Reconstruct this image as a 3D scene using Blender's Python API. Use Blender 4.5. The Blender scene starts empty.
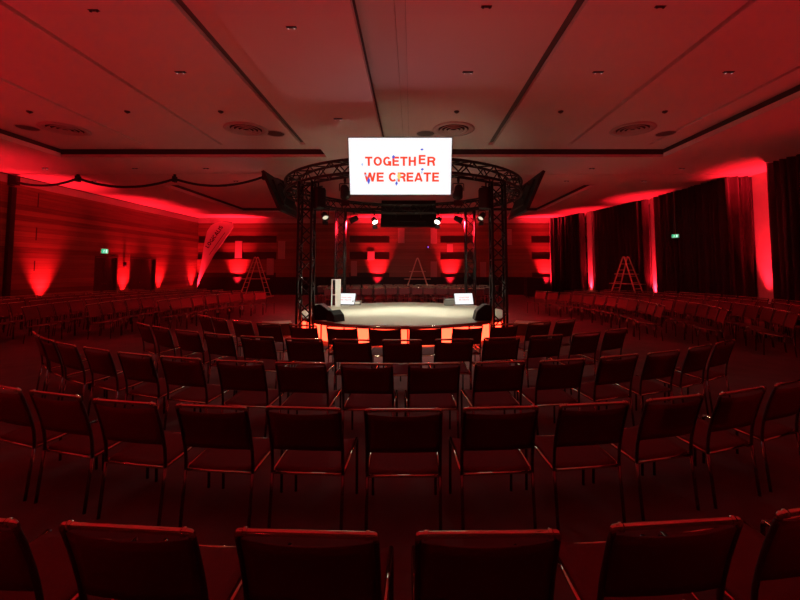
import bpy, bmesh, math, random
from mathutils import Vector, Matrix
random.seed(7)
S = bpy.context.scene
COL = S.collection
PI = math.pi

# ------------------------------------------------------------------ camera
CAM_H = 1.82
cd = bpy.data.cameras.new('camera'); cam = bpy.data.objects.new('camera', cd); COL.objects.link(cam)
PITCH = math.radians(3.6)
cam.location = (0, 0, CAM_H)
cam.rotation_euler = (math.radians(90) + PITCH, 0, 0)
cd.sensor_width = 36; cd.lens = 18.0
cd.shift_x = -12/800
cd.shift_y = (268 - 400*math.tan(PITCH) - 300)/800
cd.clip_start = 0.05; cd.clip_end = 100
S.camera = cam

# ------------------------------------------------------------------ world, exposure
w = bpy.data.worlds.new('world'); S.world = w; w.use_nodes = True
w.node_tree.nodes['Background'].inputs[0].default_value = (0.02, 0.0, 0.001, 1)
w.node_tree.nodes['Background'].inputs[1].default_value = 0.2
S.view_settings.view_transform = 'Standard'
S.view_settings.look = 'None'
S.view_settings.gamma = 1
S.view_settings.use_curve_mapping = False
S.view_settings.exposure = 0.0

RED = (1.0, 0.010, 0.024)
UP_W = 2400          # floor uplights
STAGE_W = 350       # white stage spots
SCREEN_E = 1.0
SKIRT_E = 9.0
CX, CY = -0.25, 12.45     # centre of the round stage
ROOM = dict(l=-14.7, r=12.9, f=-4.0, b=27.4, h=5.25)

# ------------------------------------------------------------------ materials
def new_mat(name):
    m = bpy.data.materials.new(name); m.use_nodes = True
    return m, m.node_tree, m.node_tree.nodes['Principled BSDF']

def plain(name, c, rough=0.6, metal=0.0, noise=0.0, scale=8, bump=0.0, spec=None):
    m, nt, b = new_mat(name)
    b.inputs['Roughness'].default_value = rough
    b.inputs['Metallic'].default_value = metal
    if spec is not None: b.inputs['Specular IOR Level'].default_value = spec
    b.inputs['Base Color'].default_value = (*c, 1)
    if noise or bump:
        tc = nt.nodes.new('ShaderNodeTexCoord')
        n = nt.nodes.new('ShaderNodeTexNoise'); n.inputs['Scale'].default_value = scale
        n.inputs['Detail'].default_value = 4
        nt.links.new(tc.outputs['Object'], n.inputs['Vector'])
        if noise:
            r = nt.nodes.new('ShaderNodeMixRGB'); r.inputs[1].default_value = (*[x*(1-noise) for x in c], 1)
            r.inputs[2].default_value = (*[min(1, x*(1+noise)) for x in c], 1)
            nt.links.new(n.outputs['Fac'], r.inputs[0]); nt.links.new(r.outputs[0], b.inputs['Base Color'])
        if bump:
            bp = nt.nodes.new('ShaderNodeBump'); bp.inputs['Strength'].default_value = bump
            bp.inputs['Distance'].default_value = 0.01
            nt.links.new(n.outputs['Fac'], bp.inputs['Height']); nt.links.new(bp.outputs[0], b.inputs['Normal'])
    return m

def emis(name, c, s):
    m, nt, b = new_mat(name)
    b.inputs['Base Color'].default_value = (0.02, 0.02, 0.02, 1)
    b.inputs['Emission Color'].default_value = (*c, 1)
    b.inputs['Emission Strength'].default_value = s
    return m

def wood_planks(name, c1, c2, axis_len, plank, rough, seamdark=0.45):
    """horizontal veneer boards: one tone per board, streaks along it"""
    m, nt, b = new_mat(name)
    N, L = nt.nodes, nt.links
    tc = N.new('ShaderNodeTexCoord'); sep = N.new('ShaderNodeSeparateXYZ'); L.new(tc.outputs['Object'], sep.inputs[0])
    dv = N.new('ShaderNodeMath'); dv.operation = 'DIVIDE'; L.new(sep.outputs['Z'], dv.inputs[0]); dv.inputs[1].default_value = plank
    fl = N.new('ShaderNodeMath'); fl.operation = 'FLOOR'; L.new(dv.outputs[0], fl.inputs[0])
    fr = N.new('ShaderNodeMath'); fr.operation = 'FRACT'; L.new(dv.outputs[0], fr.inputs[0])
    along = N.new('ShaderNodeMath'); along.operation = 'MULTIPLY'; L.new(sep.outputs[axis_len], along.inputs[0]); along.inputs[1].default_value = 0.35
    off = N.new('ShaderNodeMath'); off.operation = 'MULTIPLY_ADD'; L.new(fl.outputs[0], off.inputs[0]); off.inputs[1].default_value = 7.31; L.new(along.outputs[0], off.inputs[2])
    cmb = N.new('ShaderNodeCombineXYZ'); L.new(off.outputs[0], cmb.inputs[0]); L.new(sep.outputs['Z'], cmb.inputs[1])
    mp = N.new('ShaderNodeMapping'); mp.inputs['Scale'].default_value = (1, 9, 1); L.new(cmb.outputs[0], mp.inputs[0])
    n = N.new('ShaderNodeTexNoise'); n.inputs['Scale'].default_value = 1.6; n.inputs['Detail'].default_value = 5; L.new(mp.outputs[0], n.inputs['Vector'])
    wn = N.new('ShaderNodeTexWhiteNoise'); wn.noise_dimensions = '1D'; L.new(fl.outputs[0], wn.inputs['W'])
    av = N.new('ShaderNodeMath'); av.operation = 'MULTIPLY_ADD'; L.new(n.outputs['Fac'], av.inputs[0]); av.inputs[1].default_value = 1.1
    hw = N.new('ShaderNodeMath'); hw.operation = 'MULTIPLY_ADD'; L.new(wn.outputs['Value'], hw.inputs[0]); hw.inputs[1].default_value = 0.8; hw.inputs[2].default_value = -0.45
    L.new(hw.outputs[0], av.inputs[2])
    mx = N.new('ShaderNodeMixRGB'); L.new(av.outputs[0], mx.inputs[0]); mx.use_clamp = True
    mx.inputs[1].default_value = (*c1, 1); mx.inputs[2].default_value = (*c2, 1)
    gt = N.new('ShaderNodeMath'); gt.operation = 'LESS_THAN'; L.new(fr.outputs[0], gt.inputs[0]); gt.inputs[1].default_value = 0.035
    m2 = N.new('ShaderNodeMixRGB'); L.new(gt.outputs[0], m2.inputs[0]); L.new(mx.outputs[0], m2.inputs[1]); m2.inputs[2].default_value = (*[x*seamdark for x in c1], 1)
    L.new(m2.outputs[0], b.inputs['Base Color'])
    b.inputs['Roughness'].default_value = rough
    return m

M = {}
M['floor'] = plain('carpet', (0.12, 0.065, 0.065), 0.95, noise=0.35, scale=3.0, bump=0.2)
M['ceil'] = plain('ceiling_paint', (0.62, 0.54, 0.51), 0.85, noise=0.04, scale=1.2)
M['groove'] = plain('ceiling_groove', (0.10, 0.09, 0.09), 0.7)
M['wood'] = wood_planks('veneer_boards', (0.11, 0.055, 0.03), (0.30, 0.16, 0.09), 'Y', 0.2, 0.38)
M['woodb'] = wood_planks('veneer_boards_back', (0.16, 0.085, 0.05), (0.27, 0.15, 0.09), 'X', 0.24, 0.42)
M['recess'] = plain('dark_recess', (0.05, 0.028, 0.02), 0.6)
M['plaster'] = plain('plaster', (0.5, 0.47, 0.44), 0.8, noise=0.05)
M['pale'] = plain('pale_acoustic_panel', (0.42, 0.36, 0.33), 0.7, noise=0.06)
M['wain'] = plain('black_wainscot', (0.012, 0.01, 0.01), 0.6)
M['door'] = plain('dark_door', (0.05, 0.03, 0.022), 0.4, noise=0.2, scale=4)
M['doorframe'] = plain('door_frame', (0.07, 0.045, 0.03), 0.5)
M['curtain'] = plain('curtain_velvet', (0.05, 0.035, 0.035), 0.55, noise=0.25, scale=5, spec=0.4)
M['curtain_lit'] = plain('curtain_sheer', (0.30, 0.26, 0.25), 0.85, noise=0.1, scale=5)
M['chrome'] = plain('chrome', (0.75, 0.75, 0.52), 0.07, 1.0)
M['sleeve'] = plain('fabric_sleeve', (0.035, 0.018, 0.018), 0.6)
M['darkchrome'] = plain('dark_chrome', (0.22, 0.22, 0.23), 0.22, 1.0)
M['fabric'] = plain('seat_fabric', (0.14, 0.04, 0.045), 0.8, noise=0.15, scale=60, bump=0.05, spec=0.2)
M['black'] = plain('black_metal', (0.014, 0.014, 0.015), 0.42, noise=0.1, scale=12)
M['truss'] = plain('black_truss_paint', (0.008, 0.008, 0.008), 0.38)
M['blackbox'] = plain('black_box_paint', (0.012, 0.012, 0.012), 0.65, noise=0.2, scale=20)
M['stagetop'] = plain('stage_carpet', (0.60, 0.59, 0.48), 0.9, noise=0.05, scale=5, bump=0.1)
M['lip'] = plain('stage_lip', (0.3, 0.05, 0.05), 0.45)
M['white'] = plain('white_laminate', (0.9, 0.9, 0.85), 0.35, noise=0.02)
M['alu'] = plain('aluminium', (0.75, 0.56, 0.42), 0.45, 0.1)
M['grey'] = plain('grey_plastic', (0.22, 0.22, 0.2), 0.5)
M['cable'] = plain('black_cable', (0.01, 0.01, 0.01), 0.6)
M['flag'] = plain('banner_cloth', (0.62, 0.55, 0.55), 0.8, noise=0.03)
M['ink'] = plain('banner_ink', (0.03, 0.02, 0.03), 0.8)
M['screen'] = emis('screen_white', (1, 1, 1), SCREEN_E)
M['screen_dim'] = emis('screen_dim_white', (1, 1, 1), 0.3)
M['letters'] = emis('screen_red', (1, 0.06, 0.02), 1.0)
M['blob_blue'] = emis('screen_blue', (0.07, 0.13, 0.75), 0.9)
M['blob_yellow'] = emis('screen_yellow', (1, 0.75, 0.2), 0.9)
M['blob_pale'] = emis('screen_pale', (0.55, 0.7, 1.0), 0.9)
M['faint'] = emis('screen_faint_red', (1, 0.45, 0.42), 1.0)
M['skirt'] = emis('skirt_led_glow', (1.0, 0.040, 0.016), SKIRT_E)  # LED strip glow put into the skirt's own emission
M['lens_white'] = emis('lens_white', (1, 0.93, 0.78), 14)
M['lens_dim'] = emis('lens_amber', (1, 0.85, 0.6), 0.8)
M['lens_red'] = emis('lens_red', (1, 0.05, 0.03), 6)
M['green'] = emis('exit_green', (0.02, 0.62, 0.28), 0.9)
M['exitwhite'] = emis('exit_white', (0.75, 1, 0.85), 1.1)
M['glint'] = emis('downlight_bulb', (1, 0.62, 0.55), 0.9)
M['led'] = emis('indicator', (0.35, 0.08, 1), 2.0)
M['vent'] = plain('vent_metal', (0.45, 0.42, 0.4), 0.5, noise=0.1)
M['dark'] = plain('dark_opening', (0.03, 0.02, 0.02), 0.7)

# ------------------------------------------------------------------ mesh helpers
def link(name, bm, mat, parent=None, smooth=False, loc=None, rot=None):
    me = bpy.data.meshes.new(name)
    bmesh.ops.recalc_face_normals(bm, faces=bm.faces)
    bm.to_mesh(me); bm.free()
    mats = mat if isinstance(mat, (list, tuple)) else [mat]
    for m in mats: me.materials.append(m)
    if smooth:
        for p in me.polygons: p.use_smooth = True
    o = bpy.data.objects.new(name, me); COL.objects.link(o)
    if parent: o.parent = parent
    if loc: o.location = loc
    if rot: o.rotation_euler = rot
    return o

def thing(name, label, cat, loc=(0, 0, 0), rz=0, group=None):
    o = bpy.data.objects.new(name, None); COL.objects.link(o)
    o.empty_display_size = 0.1
    o.location = loc; o.rotation_euler = (0, 0, rz)
    return tag(o, label, cat, group)

def tag(o, label, cat, group=None):
    o['label'] = label; o['category'] = cat
    if group: o['group'] = group
    return o

def struct(o):
    o['kind'] = 'structure'; return o

def box(bm, x0, x1, y0, y1, z0, z1, mi=0, bev=0.0):
    r = bmesh.ops.create_cube(bm, size=1)
    vs = r['verts']
    for v in vs:
        v.co = Vector(((x0+x1)/2 + v.co.x*(x1-x0), (y0+y1)/2 + v.co.y*(y1-y0), (z0+z1)/2 + v.co.z*(z1-z0)))
    fs = set(f for v in vs for f in v.link_faces)
    for f in fs: f.material_index = mi
    if bev > 0:
        es = list(set(e for v in vs for e in v.link_edges))
        bmesh.ops.bevel(bm, geom=es, offset=bev, segments=2, affect='EDGES', profile=0.5)
    return vs

def bmbox(*a, **k):
    bm = bmesh.new(); box(bm, *a, **k); return bm

def tube(bm, pts, r, n=8, cap=True, closed=False):
    pts = [Vector(p) for p in pts]
    m = len(pts); rings = []
    prev = None
    for i, p in enumerate(pts):
        if closed: t = (pts[(i+1) % m] - pts[i-1]).normalized()
        elif i == 0: t = (pts[1]-p).normalized()
        elif i == m-1: t = (p-pts[i-1]).normalized()
        else: t = ((pts[i+1]-p).normalized() + (p-pts[i-1]).normalized()).normalized()
        if prev is None:
            up = Vector((0, 0, 1)) if abs(t.z) < 0.9 else Vector((1, 0, 0))
            a = t.cross(up).normalized()
        else:
            a = (prev - t*prev.dot(t)).normalized()
        prev = a; b = t.cross(a)
        rr = r[i] if isinstance(r, (list, tuple)) else r
        rings.append([bm.verts.new(p + (a*math.cos(2*PI*k/n) + b*math.sin(2*PI*k/n))*rr) for k in range(n)])
    for i in range(m if closed else m-1):
        A, B = rings[i], rings[(i+1) % m]
        for k in range(n):
            bm.faces.new((A[k], A[(k+1) % n], B[(k+1) % n], B[k]))
    if cap and not closed:
        bm.faces.new(rings[0][::-1]); bm.faces.new(rings[-1])

def rounded(pts, rad, seg=4):
    pts = [Vector(p) for p in pts]; out = [pts[0]]
    for i in range(1, len(pts)-1):
        p = pts[i]; a = (pts[i-1]-p); b = (pts[i+1]-p)
        d = min(rad, a.length*0.45, b.length*0.45)
        A = p + a.normalized()*d; B = p + b.normalized()*d
        for k in range(seg+1):
            t = k/seg
            out.append(A*(1-t)**2 + p*2*t*(1-t) + B*t*t)
    out.append(pts[-1]); return out

def cyl(bm, p0, p1, r, n=12, r2=None):
    tube(bm, [p0, p1], [r, r if r2 is None else r2], n)

def lathe(bm, prof, n=24, center=(0, 0)):
    rings = []
    for (r, z) in prof:
        if r < 1e-6: rings.append([bm.verts.new((center[0], center[1], z))])
        else: rings.append([bm.verts.new((center[0]+r*math.cos(2*PI*k/n), center[1]+r*math.sin(2*PI*k/n), z)) for k in range(n)])
    for A, B in zip(rings, rings[1:]):
        for k in range(n):
            k2 = (k+1) % n
            if len(A) == 1 and len(B) == 1: continue
            if len(A) == 1: bm.faces.new((A[0], B[k], B[k2]))
            elif len(B) == 1: bm.faces.new((A[k], A[k2], B[0]))
            else: bm.faces.new((A[k], A[k2], B[k2], B[k]))

def sheet(bm, nu, nv, fn, th):
    """curved panel with thickness th, fn(u,v)->(point, normal)"""
    F, B = [], []
    for i in range(nu+1):
        ra, rb = [], []
        for j in range(nv+1):
            p, nrm = fn(i/nu, j/nv); p = Vector(p); nrm = Vector(nrm).normalized()
            ra.append(bm.verts.new(p + nrm*th/2)); rb.append(bm.verts.new(p - nrm*th/2))
        F.append(ra); B.append(rb)
    for i in range(nu):
        for j in range(nv):
            bm.faces.new((F[i][j], F[i+1][j], F[i+1][j+1], F[i][j+1]))
            bm.faces.new((B[i][j+1], B[i+1][j+1], B[i+1][j], B[i][j]))
    for i in range(nu):
        bm.faces.new((F[i][0], B[i][0], B[i+1][0], F[i+1][0]))
        bm.faces.new((F[i][nv], F[i+1][nv], B[i+1][nv], B[i][nv]))
    for j in range(nv):
        bm.faces.new((F[0][j], F[0][j+1], B[0][j+1], B[0][j]))
        bm.faces.new((F[nu][j], B[nu][j], B[nu][j+1], F[nu][j+1]))

def prism(bm, poly, y0, y1):
    """polygon in XZ extruded along Y"""
    A = [bm.verts.new((x, y0, z)) for x, z in poly]; B = [bm.verts.new((x, y1, z)) for x, z in poly]
    bm.faces.new(A); bm.faces.new(B[::-1])
    for i in range(len(poly)):
        j = (i+1) % len(poly); bm.faces.new((A[i], B[i], B[j], A[j]))

def dup(root):
    r = root.copy(); COL.objects.link(r)
    for ch in root.children:
        c = ch.copy(); COL.objects.link(c); c.parent = r
        for g in ch.children:
            d = g.copy(); COL.objects.link(d); d.parent = c
    return r

def glyph(ch, w):
    """strokes of a grotesque capital in a box 1 high, list of point lists (centre lines), with stroke width w"""
    h = w/2; T = 1-h
    def arc(cx, cy, rx, ry, a0, a1, n=14): return [(cx+rx*math.cos(math.radians(a0+(a1-a0)*i/n)), cy+ry*math.sin(math.radians(a0+(a1-a0)*i/n))) for i in range(n+1)]
    if ch == 'T': return 0.70, [[(0, T), (0.70, T)], [(0.35, 0), (0.35, 1-w)]]
    if ch == 'E': return 0.64, [[(h, 0), (h, 1)], [(w, h), (0.64, h)], [(w, 0.52), (0.60, 0.52)], [(w, T), (0.64, T)]]
    if ch == 'H': return 0.70, [[(h, 0), (h, 1)], [(0.70-h, 0), (0.70-h, 1)], [(w, 0.52), (0.70-w, 0.52)]]
    if ch == 'L': return 0.56, [[(h, 0), (h, 1)], [(w, h), (0.56, h)]]
    if ch == 'I': return w, [[(h, 0), (h, 1)]]
    if ch == 'O': return 0.80, [arc(0.40, 0.5, 0.40-h, 0.5-h, 0, 360, 28)]
    if ch == 'C': return 0.74, [arc(0.39, 0.5, 0.39-h, 0.5-h, 42, 318, 24)]
    if ch == 'G': return 0.78, [arc(0.39, 0.5, 0.39-h, 0.5-h, 42, 330, 24), [(0.45, 0.42), (0.78, 0.42)], [(0.78-h, 0.0), (0.78-h, 0.46)]]
    if ch == 'A': return 0.74, [[(0.06, 0), (0.36, 1)], [(0.68, 0), (0.38, 1)], [(0.16, 0.27), (0.58, 0.27)]]
    if ch == 'W': return 1.00, [[(0.06, 1), (0.27, 0)], [(0.27, 0), (0.50, 1)], [(0.50, 1), (0.73, 0)], [(0.73, 0), (0.94, 1)]]
    if ch == 'R': return 0.72, [[(h, 0), (h, 1)], [(w, T), (0.42, T)] + arc(0.42, 0.75-h/2, 0.24, 0.25-h/2, 90, -90, 10) + [(w, 0.5)], [(0.44, 0.5), (0.58, 0.36), (0.64, 0)]]
    if ch == 'S': return 0.66, [arc(0.33, 0.74, 0.26, 0.26-h, 25, 180, 12) + arc(0.33, 0.74, 0.26, 0.22, 180, 270, 6)[1:] + arc(0.33, 0.27, 0.27, 0.25, 90, 0, 6)[1:] + arc(0.33, 0.27, 0.27, 0.27-h, 0, -155, 12)[1:]]
    return 0.3, []
def text_bm(s, x0, x1, z0, z1, depth=0.004, bold=0.2):
    """lettering mesh fitted to a box in the XZ plane, facing -Y"""
    strokes, x = [], 0.0
    for ch in s:
        adv, st_ = glyph(ch, bold)
        strokes += [[(px+x, py) for px, py in q] for q in st_]
        x += adv + (0.0 if ch == ' ' else 0.11)
    x -= 0.11; sx = (x1-x0)/x; sz = (z1-z0); h = bold/2
    bm = bmesh.new()
    for q in strokes:
        n = len(q); L, Rr = [], []
        closed = (Vector(q[0])-Vector(q[-1])).length < 1e-6
        for i in range(n):
            if closed and i in (0, n-1): t = (Vector(q[1])-Vector(q[-2])).normalized()
            elif i == 0: t = (Vector(q[1])-Vector(q[0])).normalized()
            elif i == n-1: t = (Vector(q[-1])-Vector(q[-2])).normalized()
            else: t = ((Vector(q[i+1])-Vector(q[i])).normalized()+(Vector(q[i])-Vector(q[i-1])).normalized()).normalized()
            hh = h
            if n == 2 and abs(t.x) > 0.05 and abs(t.y) > 0.05: hh = h*0.95
            L.append((q[i][0]-t.y*hh, q[i][1]+t.x*hh)); Rr.append((q[i][0]+t.y*hh, q[i][1]-t.x*hh))
        for i in range(n-1):
            quad = [L[i], L[i+1], Rr[i+1], Rr[i]]
            prism(bm, [(x0+a*sx, z0+min(1, max(0, c))*sz) for a, c in quad], 0, -depth)
    return bm

def merge(bms):
    out = bmesh.new()
    for b in bms:
        me = bpy.data.meshes.new('tmp'); b.to_mesh(me); b.free(); out.from_mesh(me); bpy.data.meshes.remove(me)
    return out

def spot(name, parent, loc, target, watts, color, size_deg, blend, radius=0.05):
    l = bpy.data.lights.new(name, 'SPOT'); l.energy = watts; l.color = color
    l.spot_size = math.radians(size_deg); l.spot_blend = blend; l.shadow_soft_size = radius
    o = bpy.data.objects.new(name, l); COL.objects.link(o)
    o.parent = parent; o.location = loc
    d = Vector(target) - Vector(loc)
    o.rotation_euler = d.to_track_quat('-Z', 'Y').to_euler()
    return o

# ================================================================== ROOM
L_, R_, F_, B_, HC = ROOM['l'], ROOM['r'], ROOM['f'], ROOM['b'], ROOM['h']
struct(link('floor', bmbox(L_, R_, F_, B_, -0.2, 0), M['floor']))

# ceiling: low field with raised trays, slots between the boards of the trays
def grid_rects(xs, ys, hole):
    for i in range(len(xs)-1):
        for j in range(len(ys)-1):
            cx, cy = (xs[i]+xs[i+1])/2, (ys[j]+ys[j+1])/2
            if not hole(cx, cy): yield xs[i], xs[i+1], ys[j], ys[j+1]
TRAYS = [(-10.9, -2.64, -2.0, 12.22), (-0.8, 7.8, -2.0, 12.22), (-10.4, 7.66, 16.4, 24.4)]
bm = bmesh.new()
def inhole(x, y): return any(a < x < b and c < y < d for a, b, c, d in TRAYS) or 14.47 < y < 14.51
xs = [L_-0.2, -10.9, -10.4, -2.64, -0.8, 7.66, 7.8, R_+0.2]
ys = [F_-0.2, -2.0, 12.22, 14.47, 14.51, 16.4, 24.4, B_+0.2]
for a, b, c, d in grid_rects(xs, ys, inhole): box(bm, a, b, c, d, HC, HC+0.25)
SL = {0: [-8.0, -5.7, -3.25], 1: [-0.17, 2.35, 4.7, 7.1]}
for ti, (a, b, c, d) in enumerate(TRAYS):
    edges = [a]
    for s in SL.get(ti, []):
        hw = 0.08 if abs(s) < 4 else 0.05
        edges += [s-hw, s+hw]
    edges.append(b)
    for k in range(0, len(edges), 2):
        if k+1 < len(edges): box(bm, edges[k], edges[k+1], c, 11.75 if ti < 2 else d, HC+0.25, HC+0.33)
    if ti < 2: box(bm, a, b, 11.75, d, HC+0.25, HC+0.33)
box(bm, L_-0.2, R_+0.2, F_-0.2, B_+0.2, HC+0.33, HC+0.4, mi=1)
box(bm, -0.245, -0.095, -2.0, 11.75, HC+0.27, HC+0.33)
ceiling = struct(link('ceiling', bm, [M['ceil'], M['groove']]))

tr = bmesh.new()  # dark strips painted in as the shadow gap along the tray sides
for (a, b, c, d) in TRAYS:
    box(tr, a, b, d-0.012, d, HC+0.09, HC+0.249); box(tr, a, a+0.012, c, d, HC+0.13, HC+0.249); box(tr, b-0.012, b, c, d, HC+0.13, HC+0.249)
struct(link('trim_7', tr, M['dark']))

# left wall: veneer boards with two door recesses, plaster band on top
DOORS = [(18.55, 20.0), (20.85, 23.0)]
bm = bmesh.new()
ysl = [F_, 18.55, 20.0, 20.85, 23.0, B_+0.2]
for i in range(5):
    z0 = 2.38 if (ysl[i], ysl[i+1]) in DOORS else 0
    box(bm, L_-0.3, L_, ysl[i], ysl[i+1], z0, 4.92, mi=0)
box(bm, L_-0.3, L_-0.02, F_, B_+0.2, 4.92, HC, mi=1)
box(bm, L_-0.4, L_-0.3, F_, B_+0.2, 0, HC, mi=1)
wall_left = struct(link('wall_left', bm, [M['wood'], M['plaster']]))
for k, (a, b) in enumerate(DOORS):
    fr = bmesh.new(); t = 0.06
    box(fr, L_-0.2, L_+0.015, a, a+t, 0, 2.38); box(fr, L_-0.2, L_+0.015, b-t, b, 0, 2.38); box(fr, L_-0.2, L_+0.015, a+t, b-t, 2.32, 2.38)
    d = struct(link('door_%d' % (k+1), fr, M['doorframe']))
    mid = (a+b)/2
    for (p, q, s) in ((a+t+.005, mid-.004, 1), (mid+.004, b-t-.005, -1)):
        lf = link('door_leaf', bmbox(L_-0.16, L_-0.11, p, q, 0.01, 2.31, bev=0.004), M['door'], d)
        h = bmesh.new(); hy = (q-0.08) if s == 1 else (p+0.08)
        tube(h, rounded([(L_-0.11, hy, 1.05), (L_-0.05, hy, 1.05), (L_-0.05, hy-s*0.13, 1.05)], 0.02), 0.011, 8)
        cyl(h, (L_-0.112, hy, 1.05), (L_-0.10, hy, 1.05), 0.03, 12)
        link('handle', h, M['chrome'], lf, True)
# seam strips / movable wall guides on the left wall
tr = bmesh.new(); box(tr, L_, L_+0.13, 14.42, 14.6, 0, 4.78)
struct(link('trim_1', tr, M['black']))
tr = bmesh.new()
for (a, b) in ((4.2, 4.75), (2.9, 3.4), (1.7, 2.1)): box(tr, L_, L_+0.012, 15.58, 15.61, a, b)
struct(link('trim_2', tr, M['dark']))
# cornice shadow line, drawn in as a thin dark strip
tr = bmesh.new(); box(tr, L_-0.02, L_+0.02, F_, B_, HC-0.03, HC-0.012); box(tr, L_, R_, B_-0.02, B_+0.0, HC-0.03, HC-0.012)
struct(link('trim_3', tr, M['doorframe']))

# back wall: projecting board fields, dark grooves, pale acoustic panels, black base
bm = bmesh.new()
box(bm, L_-0.4, R_+0.4, B_+0.12, B_+0.4, 0, HC, mi=1)
for (z0, z1) in ((1.5, 2.42), (2.93, 3.55), (3.75+0.28, 4.9)):
    box(bm, L_-0.1, R_, B_, B_+0.12, z0, z1, mi=0)
box(bm, L_-0.1, R_, B_-0.02, B_+0.12, 4.9, HC, mi=2)
box(bm, L_-0.1, R_, B_+0.05, B_+0.12, 1.2, 1.5, mi=1)
for (a, b) in ((-9.3, -4.3), (-1.55, 1.95), (4.4, 8.2)):      # fields where the grooves are closed
    for (z0, z1) in ((1.2, 1.5), (2.42, 2.93), (3.55, 4.03)): box(bm, a, b, B_, B_+0.12, z0, z1, mi=0)
wall_back = struct(link('wall_back', bm, [M['woodb'], M['recess'], M['plaster']]))
link('base_panel', bmbox(L_, R_, B_-0.03, B_+0.12, 0, 1.2), M['wain'], wall_back)
for (x0, y0, x1, y1) in ((398, 228, 404.5, 243), (430.5, 228, 437, 243.5), (367.5, 251.5, 374.5, 260), (351, 261, 357, 276), (430.5, 261.5, 437, 277),
                         (447, 244, 453, 252), (278, 241, 285, 259), (267, 258.5, 274, 275), (235, 241, 242, 258), (506, 229, 512, 245), (480, 262, 486, 277)):
    k = 0.0685
    link('acoustic_panel', bmbox((x0-412)*k, (x1-412)*k, B_-0.035, B_+0.02, CAM_H+(268-y1)*k, CAM_H+(268-y0)*k, bev=0.006), M['pale'], wall_back)

# right wall and the wall behind the camera
wall_right = struct(link('wall_right', bmbox(R_, R_+0.3, F_, B_+0.4, 0, HC), M['plaster']))
wall_front = struct(link('wall_front', bmbox(L_-0.4, R_+0.3, F_-0.3, F_, 0, HC), M['wood']))

# ------------------------------------------------------------------ curtains and piers on the right
def poly_at(path, s):
    for a, b in zip(path, path[1:]):
        d = (Vector(b)-Vector(a)).length
        if s <= d: 
            t = (Vector(b)-Vector(a)).normalized(); return Vector(a)+t*s, t
        s -= d
    t = (Vector(path[-1])-Vector(path[-2])).normalized(); return Vector(path[-1]), t
def curtain(path, label, z0=0.03, z1=HC-0.01, amp=0.11, wl=0.30, mat='curtain', seed=1):
    rnd = random.Random(seed)
    tot = sum((Vector(b)-Vector(a)).length for a, b in zip(path, path[1:]))
    n = int(tot/0.035); bm = bmesh.new(); cols = []
    ph = 0.0; zs = [z0, z0+0.8, 2.2, 3.7, z1]
    am = amp
    for i in range(n+1):
        s = tot*i/n; p, t = poly_at([Vector(q) for q in path], s)
        nr = Vector((t.y, -t.x))
        if i % 9 == 0: am = amp*rnd.uniform(0.55, 1.25); dw = rnd.uniform(0.75, 1.3)
        ph += 2*PI*0.035/wl*dw
        col = []
        for z in zs:
            k = am*math.sin(ph + 0.12*(z-2)) + 0.25*am*math.sin(2.3*ph+z*0.3)
            col.append(bm.verts.new((p.x+nr.x*k, p.y+nr.y*k, z)))
        cols.append(col)
    for a, b in zip(cols, cols[1:]):
        for j in range(len(zs)-1): bm.faces.new((a[j], b[j], b[j+1], a[j+1]))
    r = bmesh.ops.solidify(bm, geom=list(bm.faces), thickness=0.006)
    o = link('curtain', bm, M[mat], None, True)
    tag(o, label, 'curtain', 'dark curtains along the right wall')
    return o
curtain([(9.45, 27.2), (9.75, 26.9), (10.1, 26.4), (10.62, 24.7)], 'narrow black pleated curtain in the far right corner beyond the farthest lit pier', seed=2)
curtain([(10.93, 23.85), (11.3, 21.9), (11.66, 19.75)], 'black pleated curtain behind the right stepladder, between the two farther lit piers', seed=3)
curtain([(11.72, 19.15), (11.8, 17), (11.85, 14.85), (12.72, 14.78)], 'wide black pleated curtain with the exit sign hanging before it', seed=4)
curtain([(11.68, 12.9), (11.68, 6.0), (11.7, 1.0)], 'black pleated curtain at the right picture edge, nearest the camera', seed=5)
# piers
def pier(n, x0, x1, y0, y1):
    struct(link('trim_%d' % n, bmbox(x0, x1, y0, y1, 0, HC), M['plaster']))
pier(4, 10.80, 12.9, 23.95, 24.6)
pier(5, 11.80, 12.9, 19.22, 19.68)
bm = bmesh.new(); box(bm, 12.55, 12.9, 13.1, 13.93, 0, HC); box(bm, 12.64, 12.9, 13.97, 14.7, 0, HC); box(bm, 12.62, 12.9, 13.93, 13.97, 0, HC)
struct(link('trim_6', bm, M['plaster']))

# ================================================================== LIGHT FIXTURES AT THE WALLS
def make_uplight():
    t = bpy.data.objects.new('uplight', None); COL.objects.link(t)
    b = bmesh.new()     # foot bracket
    box(b, -0.13, 0.13, -0.1, 0.1, 0, 0.015); box(b, -0.135, -0.12, -0.02, 0.02, 0.0, 0.22); box(b, 0.12, 0.135, -0.02, 0.02, 0.0, 0.22)
    link('bracket', b, M['black'], t)
    b = bmesh.new(); lathe(b, [(0, 0.06), (0.085, 0.06), (0.105, 0.09), (0.11, 0.27), (0.118, 0.275), (0.118, 0.29), (0.1, 0.29), (0.1, 0.27)], 20)
    link('housing', b, M['blackbox'], t, True)
    b = bmesh.new(); lathe(b, [(0, 0.268), (0.1, 0.268)], 20)
    link('lens', b, M['lens_red'], t)
    return t
up0 = make_uplight(); up_used = [False]
def uplight(x, y, aim, label, watts=UP_W, size=62, z=0.3, blend=1.0):
    if up_used[0]: o = dup(up0)
    else: o = up0; up_used[0] = True
    o.location = (x, y, 0)
    for k in list(o.children):
        if k.type == 'LIGHT': bpy.data.objects.remove(k)
    tag(o, label, 'uplight', 'red uplights along the walls')
    spot('beam', o, (0, 0, z), (aim[0], aim[1], z+3), watts, RED, size, blend, 0.06)
    return o
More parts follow.
